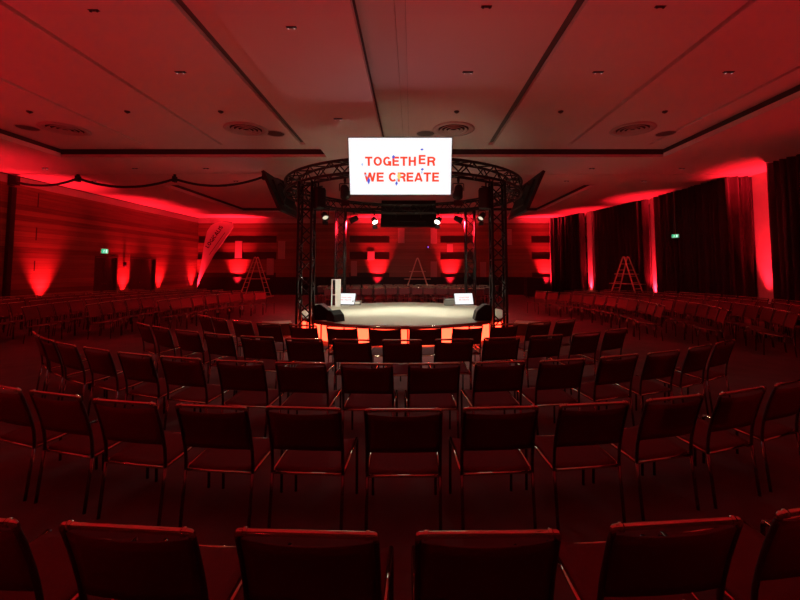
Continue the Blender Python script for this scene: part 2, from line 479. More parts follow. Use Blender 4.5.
LW = [(15.9, 'small floor uplight glowing red on the left wall, nearest the camera of those seen'),
      (20.42, 'floor uplight between the two dark doors of the left wall'),
      (23.3, 'floor uplight just beyond the farther door of the left wall'),
      (26.75, 'floor uplight at the far left corner under the tilted banner')]
for y, lb in LW: uplight(L_+0.28, y, (-0.22, 0), lb)
for x, lb in ((-11.9, 'floor uplight at the back wall left of the left stepladder'), (-2.35, 'floor uplight at the back wall left of the middle stepladder'),
              (2.6, 'floor uplight at the back wall right of the middle stepladder'), (9.15, 'floor uplight in the far right corner beside the black case')):
    uplight(x, B_-0.33, (0, 0.2), lb, watts=UP_W*2.8, size=54)
uplight(10.62, 24.2, (0.25, 0), 'floor uplight before the farthest lit pier of the curtain wall', size=60)
uplight(11.6, 19.45, (0.2, 0), 'floor uplight before the lit pier beside the right stepladder', size=60)
uplight(12.25, 13.45, (0.2, 0), 'floor uplight before the wide lit pier near the right picture edge, nearer the camera', size=60)
uplight(12.3, 14.22, (0.2, 0), 'floor uplight before the wide lit pier near the right picture edge, farther from the camera', size=42)
# unseen ones beside and behind the camera; all but first added as red wash
for (x, y, a, k, lb) in (
        (L_+0.3, 11.6, (-0.1, 0), 0.6, 'floor uplight on the left wall just outside the left picture edge'),
        (L_+0.3, 6.5, (4.2, 0), 0.42, 'added floor uplight on the left wall, middle of its part beside the camera'),
        (L_+0.3, 1.5, (4.2, 0), 0.42, 'added floor uplight on the left wall level with the camera'),
        (11.3, 8.5, (-3.2, 0), 0.13, 'added floor uplight before the near curtain just outside the right picture edge'),
        (11.3, 3.0, (-3.6, 0), 0.16, 'added floor uplight before the near curtain beside the camera'),
        (-9, F_+0.4, (0, 3.4), 0.42, 'added floor uplight behind the camera, leftmost of four'),
        (-3, F_+0.4, (0, 3.6), 0.45, 'added floor uplight behind the camera, second from left'),
        (3, F_+0.4, (0, 3.6), 0.42, 'added floor uplight behind the camera, third from left'),
        (8.5, F_+0.4, (0, 3.2), 0.24, 'added floor uplight behind the camera, rightmost of four')):
    uplight(x, y, a, lb, watts=UP_W*k, size=84)

# ================================================================== STAGE
SR, SH = 3.12, 0.50
st = thing('round_stage', 'low round stage with pale carpet top and glowing orange-red skirt under the truss ring', 'stage', (CX, CY, 0))
b = bmesh.new(); lathe(b, [(0, 0.40), (SR-0.02, 0.40), (SR, 0.42), (SR, SH-0.012), (SR-0.015, SH), (0, SH)], 96)
link('deck', b, [M['stagetop']], st)
b = bmesh.new(); lathe(b, [(SR, 0.415), (SR+0.035, 0.415), (SR+0.035, SH-0.01), (SR, SH-0.01)], 96)
link('edge_band', b, M['lip'], st)
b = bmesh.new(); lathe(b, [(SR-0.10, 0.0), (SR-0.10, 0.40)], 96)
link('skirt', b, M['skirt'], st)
b = bmesh.new()
for k in range(24):
    a = 2*PI*k/24+0.05; r = SR-0.08
    x, y = r*math.cos(a), r*math.sin(a)
    tube(b, [(x, y, 0), (x, y, 0.40)], 0.022, 6)
link('skirt_post', b, M['lip'], st)
def step_block(x, y, rz, lb):
    t = thing('stage_step', lb, 'step', (x, y, 0), rz, 'steps beside the round stage')
    b = bmesh.new(); box(b, -0.4, 0.4, -0.3, 0.3, 0.0, 0.31, bev=0.008); link('body', b, M['blackbox'], t)
    link('tread', bmbox(-0.38, 0.38, -0.28, 0.28, 0.31, 0.325), M['stagetop'], t)
step_block(CX-3.48, CY-1.3, math.radians(20), 'low black step block at the left side of the round stage')
step_block(CX+3.48, CY-1.3, math.radians(-20), 'low black step block at the right side of the round stage')

# ---- truss towers
HS = 0.163; TOPZ = 3.98
def make_tower():
    t = bpy.data.objects.new('truss_tower', None); COL.objects.link(t)
    link('base_plate', bmbox(-0.22, 0.22, -0.22, 0.22, 0, 0.02, bev=0.004), M['black'], t)
    for sx in (-1, 1):
        for sy in (-1, 1):
            b = bmesh.new(); tube(b, [(sx*HS, sy*HS, 0.02), (sx*HS, sy*HS, TOPZ)], 0.034, 10)
            link('chord', b, M['truss'], t, True)
    b = bmesh.new(); n = 12; dz = (TOPZ-0.1)/n
    for side in range(4):
        ca, sa = math.cos(side*PI/2), math.sin(side*PI/2)
        def P(u, z): return (ca*u - sa*HS, sa*u + ca*HS, z)
        for k in range(n):
            z = 0.06+k*dz; s = 1 if k % 2 == 0 else -1
            tube(b, [P(-s*HS, z), P(s*HS, z+dz)], 0.018, 6)
        for z in (0.06, TOPZ-0.04, TOPZ/2+0.03): tube(b, [P(-HS, z), P(HS, z)], 0.016, 6)
    link('bracing', b, M['truss'], t, True)
    return t
tw = make_tower()
for k, (sx, sy, lb) in enumerate(((-1, -1, 'left tower of the two black truss towers nearest the camera'), (1, -1, 'right tower of the two black truss towers nearest the camera'),
                                  (-1, 1, 'left tower of the two black truss towers behind the round stage'), (1, 1, 'right tower of the two black truss towers behind the round stage'))):
    o = tw if k == 0 else dup(tw)
    o.location = (CX+sx*2.41, CY+sy*2.41, 0); tag(o, lb, 'truss tower', 'black lattice towers carrying the ring')
# ---- truss ring
RR = 3.4; ZB, ZT = 3.98, 4.32
ring = thing('truss_ring', 'large circular black lattice truss ring hanging over the round stage on four towers', 'truss', (CX, CY, 0))
for (r, z) in ((RR-.17, ZB+.025), (RR+.17, ZB+.025), (RR-.17, ZT), (RR+.17, ZT)):
    b = bmesh.new(); tube(b, [(r*math.cos(2*PI*k/96), r*math.sin(2*PI*k/96), z) for k in range(96)], 0.036, 8, closed=True)
    link('chord', b, M['truss'], ring, True)
b = bmesh.new(); NB = 64
def rp(r, k, z): a = 2*PI*k/NB; return (r*math.cos(a), r*math.sin(a), z)
for k in range(NB):
    zz = (ZB+.025, ZT) if k % 2 == 0 else (ZT, ZB+.025)
    for r in (RR-.17, RR+.17): tube(b, [rp(r, k, zz[0]), rp(r, k+1, zz[1])], 0.017, 5)
    rr_ = (RR-.17, RR+.17) if k % 2 == 0 else (RR+.17, RR-.17)
    for z in (ZB+.025, ZT): tube(b, [rp(rr_[0], k, z), rp(rr_[1], k+1, z)], 0.017, 5)
link('bracing', b, M['truss'], ring, True)
b = bmesh.new()
for k in range(8):
    a = 2*PI*(k+0.5)/8
    for z in (ZB+.02, ZT): 
        tube(b, [((RR-.2)*math.cos(a), (RR-.2)*math.sin(a), z), ((RR+.2)*math.cos(a), (RR+.2)*math.sin(a), z)], 0.035, 6)
link('joint_plate', b, M['truss'], ring, True)

# ---- LED displays
def make_display():
    t = bpy.data.objects.new('display_screen', None); COL.objects.link(t)
    W, H = 2.25, 1.25
    b = bmesh.new(); box(b, -W/2, W/2, 0.0, 0.07, -H/2, H/2, bev=0.006); box(b, -0.7, 0.7, 0.07, 0.13, -0.42, 0.42, bev=0.01)
    link('housing', b, M['blackbox'], t)
    b = bmesh.new()
    for (a, c, d, e) in ((-W/2, W/2, H/2-0.015, H/2), (-W/2, W/2, -H/2, -H/2+0.02), (-W/2, -W/2+0.015, -H/2, H/2), (W/2-0.015, W/2, -H/2, H/2)):
        box(b, a, c, -0.008, 0.0, d, e)
    link('bezel', b, M['blackbox'], t)
    sc = link('panel', bmbox(-W/2+0.016, W/2-0.016, -0.004, -0.0005, -H/2+0.021, H/2-0.016), M['screen'], t)
    def U(x): return ((x-384)/567)*W
    def V(y): return (199-y)/308*H
    parts = []
    for s, a, c, y0, y1 in (('TOGETH', 192, 470, 146, 194), ('E', 485, 522, 137, 185), ('R', 532, 574, 146, 194), ('WE', 186, 292, 229, 278), ('CREATE', 320, 597, 229, 278)):
        parts.append(text_bm(s, U(a), U(c), V(y1), V(y0), 0.0015))
    b = merge(parts)
    for v in b.verts: v.co.y -= 0.0045
    link('lettering', b, M['letters'], sc)
    for mt, rects in (('blob_blue', ((493, 103, 512, 114), (338, 137, 356, 158), (200, 254, 218, 294), (355, 276, 370, 300), (496, 205, 514, 220))),
                      ('blob_yellow', ((366, 226, 388, 272),)), ('blob_pale', ((170, 178, 182, 196), (190, 236, 202, 252), (497, 220, 507, 238), (362, 256, 370, 282)))):
        b = bmesh.new()
        for (a, y0, c, y1) in rects:
            q = [(U(a), V((y0+y1)/2)), (U((a+c)/2), V(y1)), (U(c), V((y0*0.6+y1*0.4))), (U((a+c)/2), V(y0))]
            prism(b, q, -0.0075, -0.0062)
        link('coloured_mark', b, M[mt], sc)
    b = bmesh.new()      # hanging bracket to the ring
    for x in (-0.5, 0.5):
        tube(b, rounded([(x, 0.13, 0.25), (x, 0.24, 0.28), (x, 0.28, 0.02)], 0.03), 0.02, 8)
        tube(b, [(x, 0.13, -0.25), (x, 0.30, -0.02)], 0.02, 8)
    tube(b, [(-0.6, 0.29, 0.0), (0.6, 0.29, 0.0)], 0.024, 8)
    link('mounting_bracket', b, M['black'], t, True)
    return t
dsp = make_display()
TILT = math.radians(17)
for k, (ang, lb) in enumerate(((0, 'bright white hanging screen with red words facing the camera'),
        (PI, 'hanging screen on the far side of the ring, showing only its black back'),
        (-PI/2, 'dark tilted hanging screen seen from its edge at the left of the ring'),
        (PI/2, 'dark tilted hanging screen seen from its edge at the right of the ring'))):
    o = dsp if k == 0 else dup(dsp)
    n = Vector((math.sin(ang), -math.cos(ang), 0))     # outward
    R = 3.86 if k < 2 else 3.82
    o.location = (CX+(-0.005, 0.11, 0, 0)[k]+n.x*R, CY+n.y*R, 4.02 if k == 0 else 4.03)
    o.rotation_euler = (TILT if k == 0 else math.radians(24), 0, ang)
    tag(o, lb, 'screen', 'screens hanging around the truss ring')
    if k > 1:      # the side screens run darker
        for c in o.children:
            if c.name.startswith('panel'): c.material_slots[0].link = 'OBJECT'; c.material_slots[0].material = M['screen_dim']

# ---- stage lights and loudspeakers on the ring
def make_lamp():
    t = bpy.data.objects.new('stage_spotlight', None); COL.objects.link(t)
    b = bmesh.new()      # clamp + yoke (origin = clamp at chord)
    tube(b, [(0, 0, 0.03), (0, 0, -0.08)], 0.022, 8); box(b, -0.03, 0.03, -0.03, 0.03, -0.03, 0.05)
    tube(b, rounded([(-0.13, 0, -0.26), (-0.13, 0, -0.08), (0.13, 0, -0.08), (0.13, 0, -0.26)], 0.03), 0.011, 6)
    link('yoke', b, M['black'], t, True)
    return t
def lamp_head(t, yaw, pitch, lit, watts=0, size=72, col=(1, 0.97, 0.78)):
    b = bmesh.new(); lathe(b, [(0, -0.17), (0.07, -0.16), (0.10, -0.10), (0.11, 0.05), (0.125, 0.17), (0.115, 0.17), (0.10, 0.06)], 18)
    mt = Matrix.Translation((0, 0, -0.27)) @ Matrix.Rotation(yaw, 4, 'Z') @ Matrix.Rotation(pitch, 4, 'X')
    for v in b.verts: v.co = mt @ v.co
    hd = link('housing', b, M['blackbox'], t, True)
    b = bmesh.new(); lathe(b, [(0, 0.105), (0.06, 0.10), (0.104, 0.085)], 18)
    for v in b.verts: v.co = mt @ v.co
    link('lens', b, M['lens_white'] if lit == 2 else (M['lens_dim'] if lit == 1 else M['lens_red']), hd, True)
    b = bmesh.new()
    for s in (-1, 1):
        bb = box(b, -0.1, 0.1, -0.004, 0.004, 0, 0.14)
        m2 = Matrix.Translation((0, s*0.125, 0.17)) @ Matrix.Rotation(-s*0.5, 4, 'X')
        for v in bb: v.co = mt @ (m2 @ v.co)
    link('barn_door', b, M['black'], hd)
    d = (mt.to_3x3() @ Vector((0, 0, 1)))
    if watts:
        p = mt @ Vector((0, 0, 0.2)); spot('beam', t, p, p+d, watts, col, size, 1.0, 0.09)
def lamp(th, rad, zc, aim, lit, watts, label, **kw):
    """th: angle on the ring from +Y clockwise; aim: world point"""
    x, y = CX+rad*math.sin(th), CY+rad*math.cos(th)
    t = make_lamp(); t.location = (x, y, zc)
    tag(t, label, 'stage light', 'stage lights hanging from the ring')
    p = Vector((x, y, zc-0.27)); d = (Vector(aim)-p).normalized()
    pitch = math.acos(d.z); yaw = math.atan2(d.x, -d.y)
    lamp_head(t, yaw, pitch, lit, watts, **kw)
R8 = math.radians
zc = 3.93
lamp(R8(-22), 3.23, zc, (CX+0.4, CY-0.6, 0.5), 2, STAGE_W, 'small lit stage light left of the far screen\'s black back', size=60)
lamp(R8(23), 3.23, zc, (CX-0.3, CY-0.8, 0.5), 2, STAGE_W*1.1, 'brightest lit stage light, right of the far screen\'s black back', size=60)
lamp(R8(-37), 3.23, zc, (CX-9, CY+2.2, 0.3), 0, 2100, 'dark stage light by the rear left tower, aimed away, with added red wash beam', size=125, col=RED)  # red beam and glowing lens added to brighten the left seats
lamp(R8(38), 3.23, zc, (CX+9, CY+2.2, 0.3), 0, 2100, 'dark stage light by the rear right tower, aimed away, with added red wash beam', size=125, col=RED)  # same added red beam and lens for the right seats
lamp(R8(-61), 3.23, zc, (CX-1.5, CY-1.0, 1.2), 1, STAGE_W*0.7, 'stage light with pale lens beside the near left tower, under the ring')
lamp(R8(58), 3.23, zc, (CX+0.5, CY-1.0, 0.5), 1, STAGE_W*0.7, 'stage light with pale lens beside the near right tower, under the ring')
lamp(R8(180+25), 3.23, zc, (CX-1.5, CY+1.0, 0.7), 1, STAGE_W*1.7, 'stage light at the lower left edge of the front screen')
lamp(R8(180-25), 3.23, zc, (CX+1.2, CY+0.9, 0.5), 1, STAGE_W*1.5, 'stage light at the lower right edge of the front screen')

def loudspeaker(th, lb):
    x, y = CX+3.23*math.sin(th), CY+3.23*math.cos(th)
    t = thing('loudspeaker', lb, 'loudspeaker', (x, y, 3.3), -th, 'loudspeakers hung from the ring')
    link('cabinet', bmbox(-0.14, 0.14, -0.14, 0.14, 0, 0.55, bev=0.045), M['blackbox'], t)
    link('grille', bmbox(-0.115, 0.115, -0.15, -0.142, 0.05, 0.5), M['black'], t)
    b = bmesh.new(); tube(b, [(0, 0, 0.55), (0, 0, 0.72)], 0.02, 8); box(b, -0.16, 0.16, -0.02, 0.02, 0.55, 0.575)
    link('bracket', b, M['black'], t)
loudspeaker(R8(180+41), 'tall black loudspeaker hung inside the near left tower')
loudspeaker(R8(180-41), 'tall black loudspeaker hung inside the near right tower')

# ---- things on the stage
def wedge(x, y, rz, h, wd, lb):
    t = thing('stage_monitor', lb, 'floor monitor', (x, y, SH), rz, 'black wedge monitors on the stage')
    b = bmesh.new()
    prism(b, [(-0.2*h/.36, 0), (0.24*h/.36, 0), (0.19*h/.36, h*0.55), (-0.02, h), (-0.16*h/.36, h*0.92)], -wd/2, wd/2)
    bmesh.ops.bevel(b, geom=list(b.edges), offset=0.01, segments=2, affect='EDGES')
    link('cabinet', b, M['blackbox'], t)
    b = bmesh.new()
    p0, p1 = Vector((0.19*h/.36, 0, h*0.55)), Vector((-0.02, 0, h)); n = Vector(((p1-p0).z, 0, -(p1-p0).x)).normalized()
    q = [p0+(p1-p0)*0.1, p0+(p1-p0)*0.9]
    prism(b, [(q[0].x+n.x*0.003, q[0].z+n.z*0.003), (q[1].x+n.x*0.003, q[1].z+n.z*0.003), (q[1].x+n.x*0.012, q[1].z+n.z*0.012), (q[0].x+n.x*0.012, q[0].z+n.z*0.012)], -wd*0.45, wd*0.45)
    link('grille', b, M['black'], t)
wedge(-2.33, 10.45, R8(0), 0.40, 0.42, 'taller black wedge monitor by the near left tower')
wedge(-1.92, 10.1, R8(-40), 0.27, 0.34, 'shorter black wedge monitor at the left front rim of the stage')
wedge(1.84, 10.35, R8(180), 0.40, 0.42, 'black wedge monitor at the right front rim of the stage')

def confidence(x, y, rz, lb):
    t = thing('floor_screen', lb, 'screen', (x, y, SH), rz, 'tilted floor screens on the stage')
    k = R8(-22); mt = Matrix.Translation((0, 0, 0.02)) @ Matrix.Rotation(k, 4, 'X')
    b = bmbox(-0.35, 0.35, 0, 0.05, 0, 0.43, bev=0.006)
    for v in b.verts: v.co = mt @ v.co
    link('housing', b, M['blackbox'], t)
    b = bmbox(-0.335, 0.335, -0.003, 0, 0.015, 0.415)
    for v in b.verts: v.co = mt @ v.co
    p = link('panel', b, M['screen'], t)
    b = merge([text_bm('TOGETHER', -0.19, 0.2, 0.24, 0.29, 0.001), text_bm('WE CREATE', -0.19, 0.2, 0.15, 0.2, 0.001)])
    for v in b.verts: v.co = mt @ (v.co+Vector((0, -0.0035, 0)))
    link('lettering', b, M['faint'], p)
    b = bmesh.new(); tube(b, [(-0.2, 0.16, 0.28), (-0.2, 0.3, 0.01)], 0.012, 6); tube(b, [(0.2, 0.16, 0.28), (0.2, 0.3, 0.01)], 0.012, 6); box(b, -0.25, 0.25, 0.0, 0.32, 0, 0.012)
    link('stand', b, M['black'], t)
confidence(-2.38, 14.35, R8(-12), 'bright white floor screen at the rear left of the stage, beside the white lectern')
confidence(1.87, 14.35, R8(10), 'bright white floor screen with faint red words at the rear right of the stage')
t = thing('box', 'dark grey box at the rear right of the stage beside the floor screen', 'box', (1.32, 14.35, SH))
link('body', bmbox(-0.2, 0.2, -0.15, 0.15, 0, 0.24, bev=0.05), M['grey'], t)
link('lid_rim', bmbox(-0.17, 0.17, -0.152, 0.152, 0.17, 0.18), M['black'], t)
t = thing('box', 'small pale grey box on the rear stage right of the left floor screen', 'box', (-1.98, 14.45, SH))
link('body', bmbox(-0.15, 0.15, -0.12, 0.12, 0, 0.16, bev=0.012), M['grey'], t)
link('label_plate', bmbox(-0.12, 0.12, -0.128, -0.12, 0.04, 0.12), M['white'], t)
t = thing('lectern', 'tall narrow white lectern at the rear left rim of the stage', 'lectern', (-2.64, 13.98, SH), R8(8))
link('front_panel', bmbox(-0.02, 0.16, -0.16, -0.12, 0, 0.93, bev=0.004), M['white'], t)
link('side_panel', bmbox(-0.155, -0.125, -0.16, 0.16, 0, 0.90, bev=0.004), M['white'], t)
link('side_panel', bmbox(0.13, 0.16, -0.12, 0.16, 0, 0.93, bev=0.004), M['white'], t)
link('shelf', bmbox(-0.125, 0.13, -0.11, 0.16, 0.38, 0.40), M['white'], t)
link('top', bmbox(-0.16, 0.165, -0.1, 0.17, 0.905, 0.93, bev=0.004), M['white'], t)

# ================================================================== THINGS AROUND THE ROOM
def stepladder(x, y, rz, h, lb, rung_n=7):
    t = thing('stepladder', lb, 'ladder', (x, y, 0), rz, 'tall A-frame stepladders')
    sp = h*0.36; wb, wt = 0.34, 0.17
    for s in (-1, 1):
        for q in (-1, 1):
            b = bmesh.new(); tube(b, [(q*wb, s*sp, 0), (q*wt, s*0.05, h)], 0.034, 6); link('rail', b, M['alu'], t)
        for k in range(1, rung_n+1):
            f = k/(rung_n+1); b = bmesh.new(); ww = wb+(wt-wb)*f; yy = s*(sp+(0.05-sp)*f)
            box(b, -ww, ww, yy-0.035, yy+0.035, h*f-0.012, h*f+0.012); link('step', b, M['alu'], t)
        b = bmesh.new(); box(b, -0.62, 0.62, s*sp-0.03, s*sp+0.03, 0.03, 0.09); link('stabiliser', b, M['alu'], t)
    b = bmesh.new(); tube(b, rounded([(-wt, -0.06, h), (-wt, 0, h+0.06), (-wt, 0.06, h)], 0.03), 0.03, 6); tube(b, rounded([(wt, -0.06, h), (wt, 0, h+0.06), (wt, 0.06, h)], 0.03), 0.03, 6)
    tube(b, [(-wt, 0, h), (wt, 0, h)], 0.028, 6)
    link('hinge', b, M['alu'], t)
    for z, ex in ((0.46*h, 0.85), (0.66*h, 0.5)):     # boards laid across the rungs
        f = z/h; yy = sp+(0.05-sp)*f
        b = bmesh.new(); box(b, -0.16, 0.16, -yy-ex*0.4, yy+ex*0.4, z, z+0.035); link('board', b, M['alu'], t)
stepladder(-9.72, 25.0, R8(84), 2.45, 'A-frame stepladder at the left of the back wall beside the tilted banner')
stepladder(0.35, 25.4, R8(90), 2.4, 'A-frame stepladder in the middle of the back wall beyond the stage')
stepladder(10.15, 19.0, R8(28), 2.3, 'A-frame stepladder before the dark curtain at the right')

# tilted sail banner
t = thing('sail_banner', 'tall tilted sail-shaped banner with black lettering in the far left corner', 'banner', (-13.75, 26.95, 0))
k = 26.95/400
def bp(px, py): return ((px-412)*k+13.75, CAM_H+(268-py)*k+0.07)
left = [(197.5, 290), (199.5, 278), (202.3, 258), (204.3, 242), (206.5, 232), (210, 226.5), (215, 223.3)]
right = [(221, 222.3), (232, 224), (232.5, 228), (230, 232.5), (214, 256), (201, 281)]
b = bmesh.new(); prism(b, [bp(*q) for q in left+right], -0.012, 0.012); link('cloth', b, M['flag'], t)
b = bmesh.new(); tube(b, [(bp(197.5, 290)[0], 0.02, 0.03)] + [(bp(*q)[0], 0.02, bp(*q)[1]) for q in left+[(221, 222.3), (231, 223.2)]], 0.018, 6); link('pole', b, M['black'], t)
b = bmesh.new(); lathe(b, [(0, 0.05), (0.05, 0.05), (0.2, 0.02), (0.2, 0), (0, 0)], 16, (bp(197.5, 290)[0], 0.02)); link('base', b, M['black'], t)
b = text_bm('LOGICALIS', 0, 25.5*k, 0, 4.0*k, 0.004)
a = bp(208.2, 249.5); ang = math.atan2(21.5, 14.5)
for v in b.verts:
    x, z = v.co.x, v.co.z; v.co = Vector((a[0]+x*math.cos(ang)-z*math.sin(ang), v.co.y-0.014, a[1]+x*math.sin(ang)+z*math.cos(ang)))
link('lettering', b, M['ink'], t)
b = bmbox(0, 27*k, -0.017, -0.013, 0, 0.5*k)
a = bp(209.5, 256)
for v in b.verts:
    x, z = v.co.x, v.co.z; v.co = Vector((a[0]+x*math.cos(ang)-z*math.sin(ang), v.co.y, a[1]+x*math.sin(ang)+z*math.cos(ang)))
link('printed_line', b, M['ink'], t)
# narrow feather flag before the far curtain
t = thing('feather_flag', 'narrow red feather flag seen edge-on before the far right curtain', 'banner', (9.55, 25.8, 0), R8(62))
b = bmesh.new(); prism(b, [(0, 1.0), (-0.03, 3.6), (0, 4.4), (0.12, 4.85), (0.3, 4.75), (0.42, 4.3), (0.35, 3.2), (0.12, 1.0)], -0.008, 0.008); link('cloth', b, M['flag'], t)
b = bmesh.new(); tube(b, [(0, 0, 0), (0, 0, 1.0), (-0.03, 0, 3.6), (0, 0, 4.4), (0.13, 0, 4.87)], 0.012, 6); link('pole', b, M['black'], t)
b = bmesh.new(); lathe(b, [(0, 0.05), (0.05, 0.05), (0.25, 0.02), (0.25, 0), (0, 0)], 16); link('base', b, M['black'], t)

# flight cases
def case(x, y, w_, d_, h_, lb):
    t = thing('equipment_case', lb, 'case', (x, y, 0), 0, 'black equipment cases at the back wall')
    link('body', bmbox(-w_/2, w_/2, -d_/2, d_/2, 0.1, h_, bev=0.015), M['blackbox'], t)
    b = bmesh.new()
    for z in (0.1, h_*0.6, h_-0.03): box(b, -w_/2-0.006, w_/2+0.006, -d_/2-0.006, d_/2+0.006, z, z+0.025)
    link('metal_edge', b, M['black'], t)
    b = bmesh.new()
    for sx in (-1, 1):
        for sy in (-1, 1): cyl(b, (sx*(w_/2-.1)-.02, sy*(d_/2-.1), 0.05), (sx*(w_/2-.1)+.02, sy*(d_/2-.1), 0.05), 0.05, 10)
    link('caster', b, M['black'], t)
case(7.45, 24.6, 1.0, 0.7, 1.25, 'tall black equipment case at the back wall beside the curtain')
case(8.1, 25.5, 0.5, 0.6, 1.0, 'narrower black equipment case behind the tall one near the far right corner')

# exit signs
def exit_sign(loc, rz, lb, rod=None, w_=0.34):
    t = thing('exit_sign', lb, 'exit sign', loc, rz)
    h = w_*0.5
    link('housing', bmbox(-w_/2-.015, w_/2+.015, 0, 0.05, -h/2-.012, h/2+.012, bev=0.004), M['white'], t)
    f = link('panel', bmbox(-w_/2, w_/2, -0.004, 0, -h/2, h/2), M['green'], t)
    b = bmesh.new()
    box(b, w_*0.12, w_*0.36, -0.006, -0.004, -h*0.38, h*0.38)      # doorway
    link('pictogram', b, M['exitwhite'], f)
    b = bmesh.new(); k = w_
    tube(b, [(-0.12*k, -0.006, 0.03*k), (-0.16*k, -0.006, -0.06*k), (-0.08*k, -0.006, -0.1*k), (-0.12*k, -0.006, -0.19*k)], 0.018*k, 6)
    tube(b, [(-0.16*k, -0.006, -0.06*k), (-0.24*k, -0.006, -0.12*k), (-0.33*k, -0.006, -0.12*k)], 0.018*k, 6)
    tube(b, [(-0.02*k, -0.006, 0.02*k), (-0.12*k, -0.006, 0.09*k), (-0.26*k, -0.006, 0.06*k)], 0.016*k, 6)
    tube(b, [(-0.13*k, -0.006, 0.08*k), (-0.15*k, -0.006, -0.06*k)], 0.03*k, 6)
    lathe_c = (-0.09*k, 0.15*k); box(b, lathe_c[0]-0.03*k, lathe_c[0]+0.03*k, -0.007, -0.004, lathe_c[1]-0.03*k, lathe_c[1]+0.03*k)
    link('pictogram', b, M['exitwhite'], f)
    if rod:
        b = bmesh.new(); tube(b, [(0, 0.025, h/2), (0, 0.025, rod)], 0.012, 6); link('rod', b, M['grey'], t)
exit_sign((L_+0.06, 19.05, 2.62), R8(90), 'small green exit sign above the nearer door of the left wall', w_=0.42)
exit_sign((11.55, 17.5, 3.22), R8(-60), 'small green exit sign hanging before the wide dark curtain at the right', rod=HC-3.22, w_=0.28)
# wall lamp between the doors
t = thing('wall_lamp', 'small black wall lamp between the two dark doors of the left wall', 'lamp', (L_, 20.42, 2.0))
link('back_plate', bmbox(0, 0.02, -0.05, 0.05, -0.1, 0.12), M['black'], t)
b = bmesh.new(); lathe(b, [(0.0, -0.12), (0.055, -0.12), (0.05, 0.12), (0, 0.12)], 12, (0.09, 0)); link('shade', b, M['black'], t, True)
# purple indicator of a small sensor on the back wall
t = thing('wall_sensor', 'tiny sensor with a purple light on the back wall above the middle stepladder', 'sensor', (1.1, B_-0.05, 3.25))
link('housing', bmbox(-0.06, 0.06, 0, 0.05, -0.06, 0.06, bev=0.008), M['black'], t)
link('indicator', bmbox(-0.035, 0.035, -0.006, 0, -0.035, 0.035), M['led'], t)

# cable swag along the ceiling slot
YS = 14.49
pts = []
anch = [(-14.55, YS, 4.98), (-12.25, YS, 5.10), (-8.70, YS, 5.08), (-5.35, YS-0.2, 5.12)]
for a_, b_ in zip(anch, anch[1:]):
    for i in range(12):
        f = i/12; sag = 0.3*4*f*(1-f)*((b_[0]-a_[0])/3.4)
        pts.append((a_[0]+(b_[0]-a_[0])*f, a_[1]+(b_[1]-a_[1])*f, a_[2]+(b_[2]-a_[2])*f-sag))
pts += [(-5.35, YS-0.2, 5.12), (-4.6, 13.5, 4.85), (-3.98, 12.75, 4.5), (-3.7, 12.6, 4.4)]
b = bmesh.new(); tube(b, pts, 0.045, 8)
tag(link('cable_bundle', b, M['cable'], None, True), 'thick black cable bundle hanging in swags under the ceiling at the left', 'cable')
for (x, y, z), lb in ((anch[1], 'small black cable hanger under the ceiling, nearest the left wall'), (anch[2], 'small black cable hanger under the ceiling, middle of the three'), (anch[3], 'small black cable hanger under the ceiling beside the left screen')):
    t = thing('cable_hanger', lb, 'hanger', (x, y, 0), 0, 'black cable hangers')
    b = bmesh.new(); box(b, -0.035, 0.035, -0.035, 0.035, z+0.06, HC); box(b, -0.05, 0.05, -0.07, 0.07, z-0.12, z-0.07); box(b, -0.05, 0.05, -0.085, -0.06, z-0.12, z+0.07); box(b, -0.05, 0.05, 0.06, 0.085, z-0.12, z+0.07); box(b, -0.05, 0.05, -0.085, 0.085, z+0.06, z+0.09)
    link('clip', b, M['cable'], t)
t = thing('cable_bracket', 'black wall bracket holding the cable end above the dark wall strip', 'bracket', (L_, YS, 4.8))
link('arm', bmbox(0, 0.26, -0.09, 0.09, 0.05, 0.40, bev=0.01), M['black'], t)
link('plate', bmbox(0.0, 0.03, -0.12, 0.12, 0.02, 0.43), M['black'], t)

# ceiling fittings
def diffuser(x, y, lb):
    t = thing('ceiling_vent', lb, 'ceiling vent', (x, y, HC+0.25), 0, 'round ceiling vents')
    b = bmesh.new(); lathe(b, [(0.55, -0.001), (0.56, -0.02), (0.44, -0.035), (0.40, -0.002)], 36); link('ring', b, M['vent'], t, True)
    b = bmesh.new(); lathe(b, [(0.40, -0.002), (0, -0.002)], 36); link('opening', b, M['dark'], t)
    for r in (0.3, 0.19, 0.08):
        b = bmesh.new(); lathe(b, [(r, -0.004), (r+0.055, -0.045), (r+0.075, -0.045), (r+0.02, -0.004)], 28); link('blade', b, M['vent'], t, True)
for x, lb in ((-9.2, 'leftmost of the four round ceiling vents'), (-4.4, 'second from the left of the four round ceiling vents'), (1.1, 'third from the left of the four round ceiling vents'), (5.85, 'rightmost of the four round ceiling vents')):
    diffuser(x, 10.4, lb)
for k, (x, y, lb) in enumerate(((-10.1, 10.3, 'flat ceiling disc left of the leftmost vent'), (-3.75, 10.75, 'flat ceiling disc right of the second vent'), (0.37, 10.75, 'flat ceiling disc left of the third vent'), (6.95, 10.75, 'flat ceiling disc right of the rightmost vent'))):
    t = thing('ceiling_loudspeaker', lb, 'ceiling speaker', (x, y, HC+0.25), 0, 'flat round ceiling loudspeakers')
    b = bmesh.new(); lathe(b, [(0, -0.012), (0.2, -0.012), (0.24, -0.001)], 28); link('grille', b, M['groove'], t, True)
    b = bmesh.new(); lathe(b, [(0.24, -0.001), (0.25, -0.018), (0.265, -0.001)], 28); link('rim', b, M['vent'], t, True)
